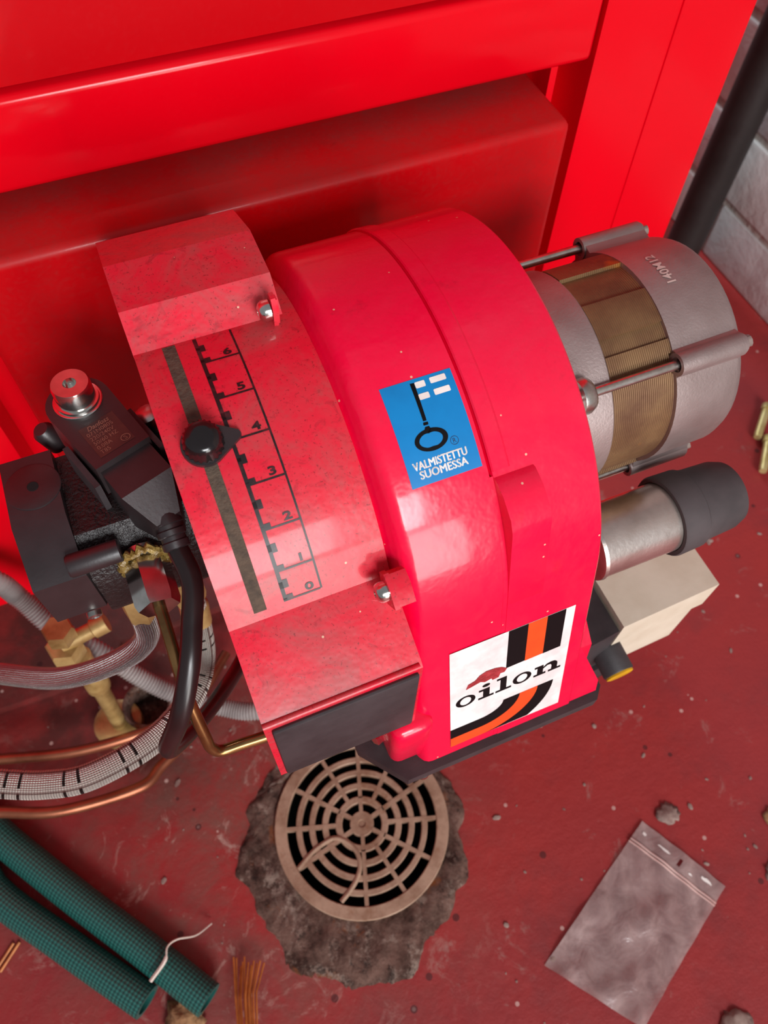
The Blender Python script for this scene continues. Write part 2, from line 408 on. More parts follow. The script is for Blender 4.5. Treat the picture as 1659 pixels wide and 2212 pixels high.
# ================================================================== OIL BURNER
burner = thing('oil_burner', (.06, .18, .28), 'red oil burner with black pump and grey motor fixed to the boiler', 'oil burner')
R1 = .0914
# --- dial casing
RD = .085
prof = arc(RD, 30.5, 125, 46)                                      # ridge -> up over the top
prof += [(.262, .424), (.3005, .405), (.3005, .34), (.26, .302), (.12, .302), (.090, .325), (.0768, .337), (.0772, .3975), (.0790, .3992)]
casing = mk('dial_casing', bevel(prism(prof, -.0045, .0515), .0007, 2, 18), 'dial', burner, 30)
hood = prism([(.1925, .4535), (.2035, .4635), (.225, .4645), (.2505, .4545), (.276, .43), (.3003, .412), (.3003, .40), (.20, .43)], -.0046, .0468)
mk('hood', bevel(hood, .0007, 2, 10), 'dial', casing, 16)
casing['label'] = 'dusty red dial casing with scale and slot'
cm = cylmap(RD, 0, 0)
decal('adjusting_slot', rect(.0048, rad(32.7) * RD, .0091, rad(98.4) * RD), cm, .00012, 'slot', casing)
mk('lower_rim', tube([(-.0045, .0778, .3985), (.0505, .0778, .3985)], .0012, 10), 'dial', casing)
# scale
sx0, sx1 = .0150, .0276
A0 = [33.2, 40.4, 50.0, 60.0, 70.2, 80.2, 90.3, 98.3]
rules = B(); lw = .00065
rect(sx0, rad(33.2) * RD, sx0 + .0013, rad(98.4) * RD, rules)
rect(sx1, rad(33.2) * RD, sx1 + .0007, rad(98.4) * RD, rules)
for i, a in enumerate(A0[:-1]):
    s = rad(a) * RD; rect(sx0, s - lw / 2, sx1, s + lw / 2, rules)
    step = (A0[i + 1] - a)
    rect(sx0, s, sx0 + .0034, s + .0019, rules)
    s2 = rad(a + step * .55) * RD; rect(sx0, s2 - .0014, sx0 + .0030, s2 + .0016, rules)
decal('scale_print', rules, cm, .00012, 'scaleink', casing)
for i, a in enumerate(A0[:7]):
    b = text(str(i), .0037, .00012, 1.6); 
    for v in b.verts: v.co.x += .0243; v.co.y += rad(a) * RD + .0021
    decal('scale_numeral', b, cm, .00016, 'scaleink', casing)
# knob with pointer
th = rad(71); kn = Vector((0, -cos(th), sin(th))); kc = Vector((.0070, CY - RD * cos(th), CZ + RD * sin(th)))
kb = B(); ns = 44
def knob_ring(d, r, fl): 
    u = Vector((1, 0, 0)); w = kn.cross(u)
    return [kb.verts.new(kc + kn * d + (u * cos(2 * pi * i / ns) + w * sin(2 * pi * i / ns)) * (r - (fl if i % 2 else 0))) for i in range(ns)]
rs = [knob_ring(.0008, .0066, 0), knob_ring(.0012, .0066, .0005), knob_ring(.0072, .0061, .0006), knob_ring(.0080, .0053, 0), knob_ring(.0089, .0046, 0), knob_ring(.0092, .003, 0)]
for a, b in zip(rs, rs[1:]):
    for i in range(ns): kb.faces.new((a[i], a[(i + 1) % ns], b[(i + 1) % ns], b[i]))
kb.faces.new(rs[0][::-1]); kb.faces.new(rs[-1])
knob = mk('adjusting_knob', kb, 'knob', burner, 50)
km = planemap(kc, (1, 0, 0), kn.cross(Vector((1, 0, 0))))
pb = B(); out = [(.0122, .0003), (.0118, .0012)] + [(.0072 * cos(rad(a)), .0072 * sin(rad(a))) for a in range(55, 306, 12)] + [(.0118, -.0012)]
a = [pb.verts.new(km(x, y, .0001)) for x, y in out]; b = [pb.verts.new(km(x * .98, y * .98, .0017)) for x, y in out]; nn = len(out)
pb.faces.new(a[::-1]); pb.faces.new(b)
for i in range(nn): pb.faces.new((a[i], a[(i + 1) % nn], b[(i + 1) % nn], b[i]))
mk('pointer', pb, 'blackplastic', knob)
# black intake plate
intake = mk('intake_cover', box(-.0022, .0500, .0752, .0775, .340, .3955, .0012, 2), 'blackmatte', burner)
intake['label'] = 'matte black cover plate'
# lug screws joining dial casing and fan housing
for (y, z), an in (((.0995, .4175), -50), ((.1905, .4600), 4)):
    lg = B(); c = Vector((0, y, z)); a = rad(an)
    for x0, x1, w, hgt in ((.0470, .0488, .0050, .0060), (.0488, .0545, .0047, .0055)) if an < 0 else ((.0424, .0440, .0030, .0062), (.0440, .0446, .0024, .0050)):
        pr2 = []
        for px, pz in ((-w, -hgt), (w, -hgt), (w, hgt * .3), (w * .5, hgt), (-w * .5, hgt), (-w, hgt * .3)):
            pr2.append((y + px * cos(a) - pz * sin(a), z + px * sin(a) + pz * cos(a)))
        join(lg, bevel(prism(pr2, x0, x1), .0008, 2))
    lug = mk('screw_lug', lg, 'dial', burner)
    mk('screw', bolt_head((.0470 if an < 0 else .0420, y, z), (-1, 0, 0), .0036, .0040), 'chrome', lug)

# --- fan housing
al = 13.0
zb = .292
y_front_b = CY - R1 * cos(rad(al)) - (CZ + R1 * sin(rad(al)) - zb) * math.tan(rad(al))
def hprof(R):
    p = arc(R, al, 178, 72)
    zf = CZ + R * sin(rad(al)); yf = CY - R * cos(rad(al))
    return p + [(.268, .30), (.262, zb), (yf - (zf - zb) * math.tan(rad(al)), zb)]
def fan_half(x0, x1, bl, br, R=R1):
    """prism whose rims roll over by bl / br at the two ends"""
    bm = B(); rows = []
    def row(x, ins):
        pts = hprof(R - ins); return [bm.verts.new((x, y, z)) for y, z in pts]
    if bl:
        for k in range(7): a = k / 6 * pi / 2; rows.append(row(x0 + bl * (1 - sin(a)), bl * (1 - cos(a)))) 
        rows = rows[::-1]
        rows.sort(key=lambda r: r[0].co.x)
    else: rows.append(row(x0, 0))
    if br:
        for k in range(6): a = k / 5 * pi / 2; rows.append(row(x1 - br * (1 - sin(a)), br * (1 - cos(a))))
    else: rows.append(row(x1, 0))
    n = len(rows[0])
    for a, b in zip(rows, rows[1:]):
        for i in range(n): bm.faces.new((a[i], a[(i + 1) % n], b[(i + 1) % n], b[i]))
    bm.faces.new(rows[0][::-1]); bm.faces.new(rows[-1]); return bm
def fan_left():
    bm = B(); rows = []; bl = .0065; x0 = .0515
    for x, ins in [(x0, .0085), (x0 + .0015, .0068), (x0 + .0028, .0035), (x0 + .0042, .0014), (x0 + .006, .0003), (x0 + .0078, 0), (.0903, 0), (.0906, .0006)]:
        rows.append([bm.verts.new((x, y, z)) for y, z in hprof(R1 - ins)])
    n = len(rows[0])
    for a, b in zip(rows, rows[1:]):
        for i in range(n): bm.faces.new((a[i], a[(i + 1) % n], b[(i + 1) % n], b[i]))
    bm.faces.new(rows[0][::-1]); bm.faces.new(rows[-1]); return bm
fanL = mk('fan_housing_half', fan_left(), 'fan', burner, 30)
bm = B(); rows = []
for x, ins in [(.0911, .0004), (.0915, -.0003), (.1285, -.0003), (.1293, .0002), (.1298, .001)]:
    rows.append([bm.verts.new((x, y, z)) for y, z in hprof(R1 - ins)])
n = len(rows[0])
for a, b in zip(rows, rows[1:]):
    for i in range(n): bm.faces.new((a[i], a[(i + 1) % n], b[(i + 1) % n], b[i]))
bm.faces.new(rows[0][::-1]); bm.faces.new(rows[-1])
fanR = mk('fan_housing_half', bm, 'fan', burner, 30)
# seam flange strip on the right half (tapers out beside the boss)
bm = B(); rows = []
for x, h in ((.0912, -.002), (.0912, .0006), (.0917, .0011), (.0972, .0010), (.0990, -.0004)):
    rows.append([bm.verts.new((x, CY - (R1 + h) * cos(rad(a)), CZ + (R1 + h) * sin(rad(a)))) for a in [47 + i * 2 for i in range(61)]])
for a, b in zip(rows, rows[1:]):
    for i in range(len(a) - 1): bm.faces.new((a[i], a[i + 1], b[i + 1], b[i]))
bm.faces.new([r[0] for r in rows])
mk('seam_flange', bm, 'fan', fanR, 30)
wp = arc(R1 + .00008, 46, al, 14) + [(y_front_b - .0001, zb + .0002), (y_front_b + .006, zb + .0002)] + arc(R1 - .006, al, 46, 14)
mk('front_web', prism(wp, .0896, .0920), 'fan', fanR, 30)
# screw boss, wedge tapering down the front
bp = [(.1195, .4345), (.1145, .4360), (.1085, .4345), (.1015, .4300), (.0988, .4255), (.0900, .388), (.0905, .378), (.112, .40), (.125, .42)]
boss = mk('screw_boss', bevel(prism(bp, .0915, .1062), .0012, 3, 20), 'fan', burner, 34)
mk('screw', lathe((.0913, .1085, .4185), (-1, 0, 0), [(0, .0036), (.0003, .0036), (.0003, .0014), (-.002, .001)], 20), 'fan', boss)
mk('casting_mark', lathe((.0985, .0957, .4095), (0, -cos(rad(13)), sin(rad(13))), [(0, .0030), (.0003, .0030), (.0006, .0022), (.0006, .0005)], 18), 'fan', boss)
# foot flaring out at the bottom of the housing
foot = mk('housing_foot', bevel(box(.0415, .060, .0725, .135, zb + .0001, .334), .0045, 4), 'fan', burner, 40)
bm = B(); xz = [(.129, .338), (.1435, .301), (.1435, zb + .0001), (.129, zb + .0001)]
yf_ = lambda z: CY - R1 * cos(rad(al)) - (CZ + R1 * sin(rad(al)) - z) * math.tan(rad(al)) + .0004
A_ = [bm.verts.new((x, yf_(z), z)) for x, z in xz]; B_ = [bm.verts.new((x, .26, z)) for x, z in xz]
bm.faces.new(A_); bm.faces.new(B_[::-1])
for i in range(4): bm.faces.new((A_[i], B_[i], B_[(i + 1) % 4], A_[(i + 1) % 4]))
mk('housing_foot', bevel(bm, .0006, 2), 'fan', burner, 40)
base = mk('base_plate', bevel(prismz([(.046, .0645), (.142, .0645), (.147, .070), (.147, .268), (.030, .268), (.030, .085)], .2835, zb - .0001), .0008, 1), 'blackmatte', burner)
mk('air_damper', bevel(prismz([(.085, .0665), (.118, .0665), (.118, .12), (.085, .12)], .272, .2834), .001, 1), 'blackmatte', base)
for x, y in ((.0545, .0675), (.1375, .0685)):
    mk('screw', lathe((x, y, .2834), (0, 0, -1), [(0, .0034), (.003, .0034), (.0042, .002), (.0042, .0006)], 16), 'chrome', base)
mk('screw', lathe((.0415, .0865, .301), (-1, -.35, .1), [(0, .0038), (.0045, .0038), (.0055, .002)], 6), 'chrome', base)

# --- blue sticker
sm = cylmap(R1, .07645, rad(59.3)); mmv = .001
stk = decal('origin_sticker', rect(-.01245, -.01675, .0124, .0169), sm, .00012, 'blue', fanL); stk['label'] = 'blue sticker with key and flag print'
K = B()
poly([[(-2.26, 15.66), (-.77, 15.6), (-1.12, 2.85), (-2.34, 2.9)]], K)
poly([[(-2.55, 2.35), (-2.4, 2.5), (-.95, 2.4), (-.85, 2.2), (-.95, 1.6), (-1.1, 1.45), (-2.5, 1.5), (-2.65, 1.65)]], K)
poly([[(-2.35, .98), (-1.0, .98), (-.7, .2), (-1.2, -1.0), (-1.75, -1.35), (-2.3, -1.0), (-2.9, .0)]], K)
ang = [rad(9 * i) for i in range(40)]
outer = []; inner = []
for a in ang:
    outer.append((-1.6 + 5.75 * cos(a), -3.35 + 3.65 * sin(a)))
    k = 1 - .10 * math.exp(-((a - pi / 2) / .28) ** 2) - .12 * math.exp(-((a - 1.5 * pi) / .28) ** 2)
    inner.append((-1.7 + 4.05 * cos(a), -3.4 + 2.45 * sin(a) * k))
band(outer, inner, K)
for v in K.verts: v.co *= mmv
decal('key_print', K, sm, .0002, 'ink', stk)
F = B()
for x0, y0, x1, y1 in ((-.74, 13.55, 2.7, 15.65), (4.45, 13.75, 10.0, 15.75), (-.9, 9.6, 2.7, 11.58), (4.45, 9.7, 10.05, 11.7)):
    r_ = .25; poly([[(x0 + r_, y0), (x1 - r_, y0), (x1, y0 + r_), (x1, y1 - r_), (x1 - r_, y1), (x0 + r_, y1), (x0, y1 - r_), (x0, y0 + r_)]], F)
for v in F.verts: v.co *= mmv
decal('flag_print', F, sm, .0002, 'white', stk)
def fit_text(s, size, bold, x0, x1, yc, h, shear=0):
    b = text(s, size, bold, 1, shear, 1.02); xs = [v.co.x for v in b.verts]; ys = [v.co.y for v in b.verts]
    for v in b.verts:
        v.co.x = x0 + (v.co.x - min(xs)) / (max(xs) - min(xs)) * (x1 - x0); v.co.y = yc - h / 2 + (v.co.y - min(ys)) / (max(ys) - min(ys)) * h
    return b
def heavy(s_, *a):
    b0 = fit_text(s_, .003, 0, *a)
    for dx, dy in ((-.00011, 0), (.00011, 0), (0, .00008), (0, -.00008)):
        b1 = fit_text(s_, .003, 0, *a)
        for v in b1.verts: v.co.x += dx; v.co.y += dy
        join(b0, b1)
    return b0
decal('lettering', heavy('VALMISTETTU', -.0102, .0086, -.01020, .0026), sm, .0002, 'white', stk)
decal('lettering', heavy('SUOMESSA', -.0087, .0080, -.0133, .0026), sm, .0002, 'white', stk)
rb = band([(x, y) for x, y in ell(.00567, -.0059, .00145, .00145, 28)], ell(.00567, -.0059, .00127, .00127, 28))
join(rb, fit_text('R', .002, 0, .00515, .00625, -.0059, .0015)); decal('registered_mark', rb, sm, .0002, 'bluink', stk)

# --- white brand sticker on the sloping front
a_ = rad(al); fp0 = Vector((0, CY - R1 * cos(a_), CZ + R1 * sin(a_)))
om = planemap(fp0, (1, 0, 0), (0, sin(a_), cos(a_)))       # v grows upwards: v = -s
def smm(l): return [(x * .001, -s * .001) for x, s in l]
H0 = .00045
ost = decal('brand_sticker', poly([smm([(68, 20), (122.2, 20), (122.2, 95.2), (68, 94.3)])]), om, H0, 'stickerwhite', fanR, curved=False)
ost['label'] = 'white sticker with black and orange stripes and lettering'
def arcs(rx, ry, n=20): return [(82 + rx * sin(pi / 2 * i / n) if False else 82 + rx * cos(pi / 2 * i / n), 71.4 + ry * sin(pi / 2 * i / n)) for i in range(n + 1)]
def stripe(r0, r1, mat, name):
    b = poly([])
    o, i_ = arcs(*r1), arcs(*r0); o = o + [(68, 71.4 + r1[1])]; i_ = i_ + [(68, 71.4 + r0[1])]
    band(smm(o), smm(i_), b, closed=False)
    bmesh.ops.bisect_plane(b, geom=b.verts[:] + b.edges[:] + b.faces[:], plane_co=(0, -.0944, 0), plane_no=(0, -1, 0), clear_outer=True)
    return b
def flat(b):
    for f in b.faces:
        f.normal_update()
        if f.normal.z < 0: f.normal_flip()
    return b
def bar(x0, x1): return poly([smm([(x0, 20.1), (x1, 20.1), (x1, 46), (x0, 46.2)])])
for b_, m_, n_ in ((stripe((11, 8.1), (18.9, 15.6), 0, 0), 'ink', 'black_stripe'), (stripe((27.6, 23.0), (35.2, 31.5), 0, 0), 'ink', 'black_stripe'), (bar(93, 101.5), 'ink', 'black_stripe'),
                   (bar(109.8, 118), 'ink', 'black_stripe'), (stripe((18.9, 15.6), (27.6, 23.0), 0, 0), 'orange', 'orange_stripe'), (bar(101.5, 109.8), 'orange', 'orange_stripe')):
    decal(n_, flat(b_), om, H0 + .0001, m_, ost, curved=False)
# slab-serif lettering "oilon"
LB = B()
def lo(cx, cy, rx, ry): band(smm(ell(cx, cy, rx, ry, 36)), smm([(cx + (x - cx), cy + (y - cy)) for x, y in ell(cx, cy, rx * .56, ry * .72, 36)]), LB)
def lp(l): poly([smm(l)], LB)
lo(75.0, 59.3, 4.5, 4.0)
lp([(81.0, 55.6), (86.0, 55.6), (86.0, 61.6), (88.0, 61.6), (88.0, 63.0), (80.8, 63.0), (80.8, 61.6), (83.0, 61.6), (83.0, 57.0), (81.0, 57.0)])
lp(ell(84.3, 53.2, 1.8, 1.15, 18))
lp([(89.2, 52.4), (93.8, 52.4), (93.8, 61.6), (96.2, 61.6), (96.2, 63.0), (88.8, 63.0), (88.8, 61.6), (90.9, 61.6), (90.9, 53.8), (89.2, 53.8)])
lo(101.2, 59.2, 4.4, 4.0)
lp([(107.0, 55.7), (111.2, 55.7), (111.2, 61.6), (112.6, 61.6), (112.6, 63.0), (106.8, 63.0), (106.8, 61.6), (108.4, 61.6), (108.4, 57.1), (107.0, 57.1)])
lp([(111.2, 57.6), (112.6, 56.0), (114.6, 55.4), (116.6, 55.8), (117.8, 57.2), (118.0, 58.6), (118.0, 61.6), (119.8, 61.6), (119.8, 63.0), (113.8, 63.0), (113.8, 61.6), (115.2, 61.6), (115.2, 58.6), (114.6, 57.4), (113.2, 57.2), (111.2, 58.8)])
for f in LB.faces:
    f.normal_update()
    if f.normal.z < 0: f.normal_flip()
decal('lettering', LB, om, H0 + .0001, 'ink', ost, curved=False)
tp = [(75, 50.5), (76, 47.2), (79, 46.2), (81, 43.6), (84, 42.2), (88, 42.6), (91, 43.8), (93.5, 46.2), (92.4, 48.4), (90.5, 48.2), (89.8, 50.6), (87, 51.0), (86.5, 49.4), (83.5, 50.2), (81.5, 48.8), (78.5, 49.6)]
decal('torn_patch', poly([smm(tp)]), om, H0 + .00015, 'torn', ost, curved=False)

# --- motor (axis along X)
MY, MZ = .1805, .385; MR = .0470
motor = mk('motor', lathe((.1305, MY, MZ), (1, 0, 0), [(0, MR), (.0295, MR), (.0302, MR - .0006), (.0302, .040)], 64), 'alu', burner)
motor['label'] = 'grey cast aluminium motor with exposed stator'
mk('stator_stack', lathe((.1606, MY, MZ), (1, 0, 0), [(0, MR - .0017), (.0286, MR - .0017)], 64), 'stator', motor)
for a0, a1, hh in ((50, 57, .0013), (66, 85, .0013), (106, 122, .0017), (-42, -35, .002)):
    p0 = arc(MR - .0018, a0, a1, 8, MY, MZ); p1 = arc(MR - .0017 + hh, a0, a1, 8, MY, MZ)
    mk('stator_key', prism(p0 + p1[::-1], .1607, .1891), 'stator', motor)
cap = mk('end_cap', lathe((.1892, MY, MZ), (1, 0, 0), [(0, MR - .002), (0, MR + .0002), (.0290, MR - .0002), (.0320, MR - .0014), (.0338, MR - .004), (.0350, MR - .009), (.036, .02)], 64), 'alu', motor)
for y, z in ((.1455, .4190), (.2200, .4160), (.1455, .3490), (.2155, .3500)):
    d = Vector((0, y - MY, z - MZ)).normalized()
    bo = lathe((.1885, y, z), (1, 0, 0), [(.004, .0031), (0, .0031), (0, .0047), (.030, .0047), (.0312, .004)], 24)
    w = Vector((0, -d.z, d.y)) * .0062; i_ = Vector((0, y, z)); j_ = i_ - d * .006
    join(bo, prism([(p.y, p.z) for p in (i_ + w * .74, j_ + w * 1.25, j_ - w * 1.25, i_ - w * .74)], .1893, .2190))
    mk('bolt_boss', bo, 'alu', motor)
    rod = mk('tie_rod', tube([(.128, y, z), (.2205, y, z)], .0020, 12), 'steel', motor)
    mk('rod_end', lathe((.2195, y, z), (1, 0, 0), [(0, .0028), (.003, .0028), (.0036, .002)], 12), 'chrome', rod)
mk('rod_collar', lathe((.1440, .1455, .4190), (1, 0, 0), [(0, .0070), (.003, .0074), (.0055, .0062), (.0072, .0030)], 24), 'steel', motor)
b = text('140M12', .0056, .0001, 1)
decal('stamped_marking', b, lambda u, v, h: Vector((.2010 - v, MY - (MR + .0002 + h) * cos(rad(93) + u / MR), MZ + (MR + .0002 + h) * sin(rad(93) + u / MR))), .00012, 'marking', cap, curved=False)

# --- capacitor
KY, KZ = .1173, .3455; KX = .151
capc = mk('capacitor', lathe((KX, KY, KZ), (1, 0, 0), [(0, .0148), (.0005, .0164), (.002, .0168), (.0024, .0162), (.052, .0162)], 40), 'can', burner)
capc['label'] = 'silver capacitor can with black rubber boot'
mk('rubber_boot', lathe((.1905, KY, KZ), (1, 0, 0), [(.004, .0164), (0, .0166), (0, .0184), (.001, .0190), (.0125, .0186), (.0135, .0176), (.0185, .0170), (.031, .0164), (.0358, .0148), (.0375, .012)], 40), 'rubber', capc)
# --- control box
ctl = mk('control_box', bevel(prismz([(.1835, .0965), (.2445, .0985), (.2445, .150), (.1835, .150)], .2445, .270), .0012, 2), 'cream', burner)
ctl['label'] = 'cream plastic control box with black base'
mk('box_body', bevel(prismz([(.1855, .0985), (.2425, .1005), (.2425, .150), (.1855, .150)], .1955, .2444), .001, 2), 'cream', ctl)
mk('box_base', bevel(prismz([(.150, .0935), (.182, .0965), (.182, .155), (.150, .155)], .205, .266), .003, 2), 'blackmatte', ctl)
mk('base_foot', bevel(prismz([(.160, .0920), (.196, .0950), (.196, .140), (.160, .140)], .190, .2155), .002, 2), 'blackmatte', ctl)
plug = mk('cable_gland', lathe((.1845, .112, .235), (0, -1, -.1), [(0, .0088), (.028, .0088), (.0288, .0082)], 28), 'blackmatte', ctl)
mk('yellow_disc', lathe((.1845, .0837, .2322), (0, -1, -.1), [(0, .0080), (.0014, .0080), (.0018, .007)], 28), 'yellow', plug)
mk('red_bracket', bevel(prism([(.083, .318), (.100, .334), (.140, .300), (.130, .285), (.080, .296)], .1322, .1425), .0025, 3), 'fan', ctl)
mk('screw', lathe((.166, .089, .2055), (0, -1, -.3), [(0, .0028), (.003, .0028), (.0038, .0016)], 14), 'chrome', ctl)

# --- pump
pump = mk('oil_pump', bevel(prism([(.182, .398), (.2125, .398), (.2145, .365), (.2045, .352), (.168, .352), (.160, .360), (.160, .387)], -.0664, -.047), .001, 2), 'blackplastic', burner)
pump['label'] = 'black oil pump with solenoid valve'
mk('round_cover', lathe((-.0560, .1975, .3978), (0, 0, 1), [(0, .0104), (.0004, .0104), (.0006, .0100), (.0006, .0018), (.0002, .0016)], 36), 'blackplastic', pump)
mk('hole_shade_disc', lathe((-.0560, .1975, .3983), (0, 0, 1), [(0, .0021), (.0003, .0021)], 18), 'dark', pump)  # black disc laid on the cover, painting in the dark of its hole
mk('pump_body', bevel(prism([(.166, .385), (.174, .393), (.212, .393), (.212, .350), (.165, .345), (.162, .352), (.162, .378)], -.0469, -.0055), .0015, 2), 'castblack', pump)
mk('pump_port', lathe((-.0520, .1635, .3905), (1, 0, 0), [(0, .004), (.0008, .0045), (.019, .0045), (.0195, .004)], 20), 'blackplastic', pump)
mk('mount_screw', lathe((-.047, .224, .392), (-.3, 0, 1), [(-.006, .0045), (.004, .0045), (.006, .003), (.006, .0015)], 18), 'blackplastic', pump)
mk('side_bolt', lathe((-.0075, .213, .3985), (-.2, .1, 1), [(-.02, .0036), (.0, .0036), (.0, .0052), (.003, .0052), (.0045, .003)], 12), 'steel', pump)
mk('front_screw', lathe((-.053, .1605, .3575), (0, -1, -.3), [(0, .003), (.002, .003), (.0026, .0018), (.001, .0014)], 14), 'steel', pump)
# valve coil: rounded plate, recessed label, wedge connector
pd = Vector((.33, -.944, 0)).normalized(); px = Vector((-pd.y, pd.x, 0))       # along the coil / across it
cc = Vector((-.0300, .2165, 0))
def cp(s, t): q = cc + pd * s + px * t; return (q.x, q.y)
hw = .0122
outl = [cp(hw * .98 * cos(rad(a)) * -1, hw * sin(rad(a))) for a in range(-90, 91, 12)] + [cp(.0310, hw * .92), cp(.0310, -hw * .92)]
coil = mk('valve_coil', bevel(prismz(outl, .3985, .4148), .0011, 2), 'blackplastic', pump, 50)
coil['label'] = 'dark brown plastic solenoid coil with label'
zt = .4148
cmap = planemap(Vector((*cp(.0205, 0), zt)), px, -pd)
decal('label_patch', rect(-.0072, -.0075, .0072, .0085), cmap, .0001, 'labelpatch', coil, curved=False)
b = text('071N0805\n220/240V\n50/60 HZ\n0.08A\nT85', .0026, 0, .95, 0, 1.02, .92, 'LEFT')
for v in b.verts: v.co.x -= .0060; v.co.y -= .0008
join(b, fit_text('Danfoss', .0025, .00004, -.0045, .0045, .0066, .0022, .35))
join(b, band(ell(.0045, -.0052, .0019, .0016, 22), ell(.0045, -.0052, .0016, .0013, 22))); join(b, fit_text('S', .002, 0, .0039, .0051, -.0052, .0018))
decal('embossed_text', b, cmap, .0002, 'emboss', coil, curved=False)
nx, ny = cp(-.0005, .0002)
mk('washer', lathe((nx, ny, zt), (0, 0, 1), [(0, .0092), (.0006, .0092), (.0008, .0088)], 36), 'chrome', coil)
mk('coil_nut', lathe((nx, ny, zt + .0008), (0, 0, 1), [(0, .0084), (.0012, .0082), (.0014, .0073), (.0082, .0073), (.0095, .0068), (.0095, .0025), (.0065, .0024)], 40), 'chrome', coil)
for t_, zz in ((-.0138, .4105), (.0136, .4105)):
    q0, q1 = cp(.012, t_), cp(.034, t_)
    mk('yoke_rib', bevel(prismz([cp(.010, t_ - .0011), cp(.010, t_ + .0011), cp(.033, t_ + .0011), cp(.033, t_ - .0011)], .388, .4085), .0006, 1), 'blackmatte', coil)
wb = B()
def q4(s_, t0, t1, z1, z0): return [Vector((*cp(s_, t0), z1)), Vector((*cp(s_, t1), z1)), Vector((*cp(s_, t1), z0)), Vector((*cp(s_, t0), z0))]
f0 = q4(.0305, -.0102, .0102, .4118, .393); f1 = q4(.0450, -.0104, .0104, .4112, .391); f2 = q4(.0560, -.0058, .0042, .4005, .389)
R_ = [[wb.verts.new(p) for p in f] for f in (f0, f1, f2)]
for a, b in zip(R_, R_[1:]):
    for i in range(4): wb.faces.new((a[i], a[(i + 1) % 4], b[(i + 1) % 4], b[i]))
wb.faces.new(R_[0][::-1]); wb.faces.new(R_[-1]); mk('plug_connector', bevel(wb, .0007, 2, 20), 'blackplastic', coil)
g0 = Vector((*cp(.0525, -.0006), .3975)); gd = Vector((.02, -.85, -.5))
gl = lathe(g0, gd, [(-.003, .004), (0, .0052), (.003, .0056), (.0035, .0049), (.005, .0049), (.0055, .0055), (.0075, .0054), (.008, .0047), (.0095, .0047), (.010, .0052), (.0125, .0050), (.013, .0040)], 20)
mk('strain_relief', gl, 'blackplastic', coil)
e = g0 + gd.normalized() * .012
cab = spl([e, (-.0118, .1429, .3872), (-.0165, .130, .3815), (-.0225, .117, .374), (-.032, .1063, .3580), (-.0425, .1060, .3310), (-.0425, .1130, .3080), (-.0332, .1284, .2803), (-.020, .147, .257), (-.009, .1651, .2364), (.004, .185, .222)], 12)
mk('coil_cable', tube(cab, .0040, 16), 'cable', coil)
# nozzle line: nut on the pump front, bent steel pipe
nb = hexnut((-.0262, .1625, .3800), (.0, -1, -.09), .021, .0086, 6, .1)
nut = mk('union_nut', bevel(nb, .0004, 1, 25), 'chrome', pump)
mk('union_collar', lathe((-.0262, .1655, .3802), (0, -1, -.09), [(0, .0085), (.003, .0085), (.0034, .0068), (.006, .0068)], 24), 'steel', nut)
gp = [Vector((-.0262 + cos(2 * pi * i / 40) * (.0082 + random.uniform(-.0008, .0016)), .1612 + random.uniform(-.0008, .0008), .3805 + sin(2 * pi * i / 40) * (.0082 + random.uniform(-.0006, .0018)))) for i in range(41)]
gm = tube(gp, lambda i: .0012 + .0009 * abs(sin(i * 1.7)), 7)
mk('thread_sealant', gm, 'gum', nut)
line = spl([(-.0262, .145, .3784), (-.0262, .134, .3760), (-.0268, .1175, .3690), (-.0274, .1100, .3590), (-.0270, .1010, .3420), (-.0268, .0985, .3340), (-.0238, .0970, .3290), (-.0150, .0965, .3285), (-.0050, .0958, .3285), (.01, .095, .3285)], 10)
mk('nozzle_pipe', tube(line, .0024, 14), 'oilpipe', pump)

# ================================================================== HOSES AND PIPES
h1 = thing('braided_hose', (-.10, .19, .24), 'shiny braided steel hose curving under the pump, upper of the two', 'hose', 'braided oil hoses')
mk('hose_tube', tube(spl([(-.21, .262, .185), (-.1504, .2302, .2136), (-.1335, .217, .2223), (-.0986, .1929, .2411), (-.0652, .1794, .2653), (-.0450, .1760, .2869), (-.0410, .180, .315)], 14), .0060, 20), 'braid', h1)
mk('hose_nut', hexnut((-.0412, .1790, .306), (.05, .05, 1), .037, .0078), 'brass', h1)
h2 = thing('braided_hose', (-.09, .135, .25), 'pale braided hose with black dash marks, lower of the two', 'hose', 'braided oil hoses')
mk('hose_tube', tube(spl([(-.21, .195, .29), (-.1405, .1454, .2747), (-.1271, .1394, .2689), (-.1089, .1326, .2639), (-.0886, .1294, .2613), (-.0591, .1368, .2552), (-.0374, .1537, .2465), (-.0251, .1703, .2500), (-.0200, .182, .275), (-.019, .186, .300)], 14), .0066, 20), 'braid2', h2)
mk('hose_nut', hexnut((-.0192, .186, .292), (.0, .0, 1), .050, .0088), 'brass', h2)
mk('hose_ferrule', lathe((-.0205, .182, .272), (.1, .2, 1), [(0, .0074), (.014, .0074), (.016, .006)], 20), 'brass', h2)
c1 = mk('copper_pipe', tube(spl([(-.36, .30, .03), (-.2238, .2515, .03), (-.204, .2453, .03), (-.1474, .2288, .03), (-.0902, .2255, .027), (-.053, .2384, .02), (-.02, .27, .012)], 10), .0042, 12), 'copper')
tag(c1, 'dull copper pipe along the floor just behind the marked braided hose', 'pipe', 'copper pipes')
c2 = mk('copper_pipe', tube(spl([(-.36, .262, .034), (-.2260, .2110, .034), (-.2075, .2045, .033), (-.1680, .1900, .029), (-.1128, .1878, .018), (-.0937, .1987, .014), (-.0698, .2122, .010)], 10), .0044, 12), 'copper')
tag(c2, 'brown copper pipe curving along the floor nearest the green hoses', 'pipe', 'copper pipes')
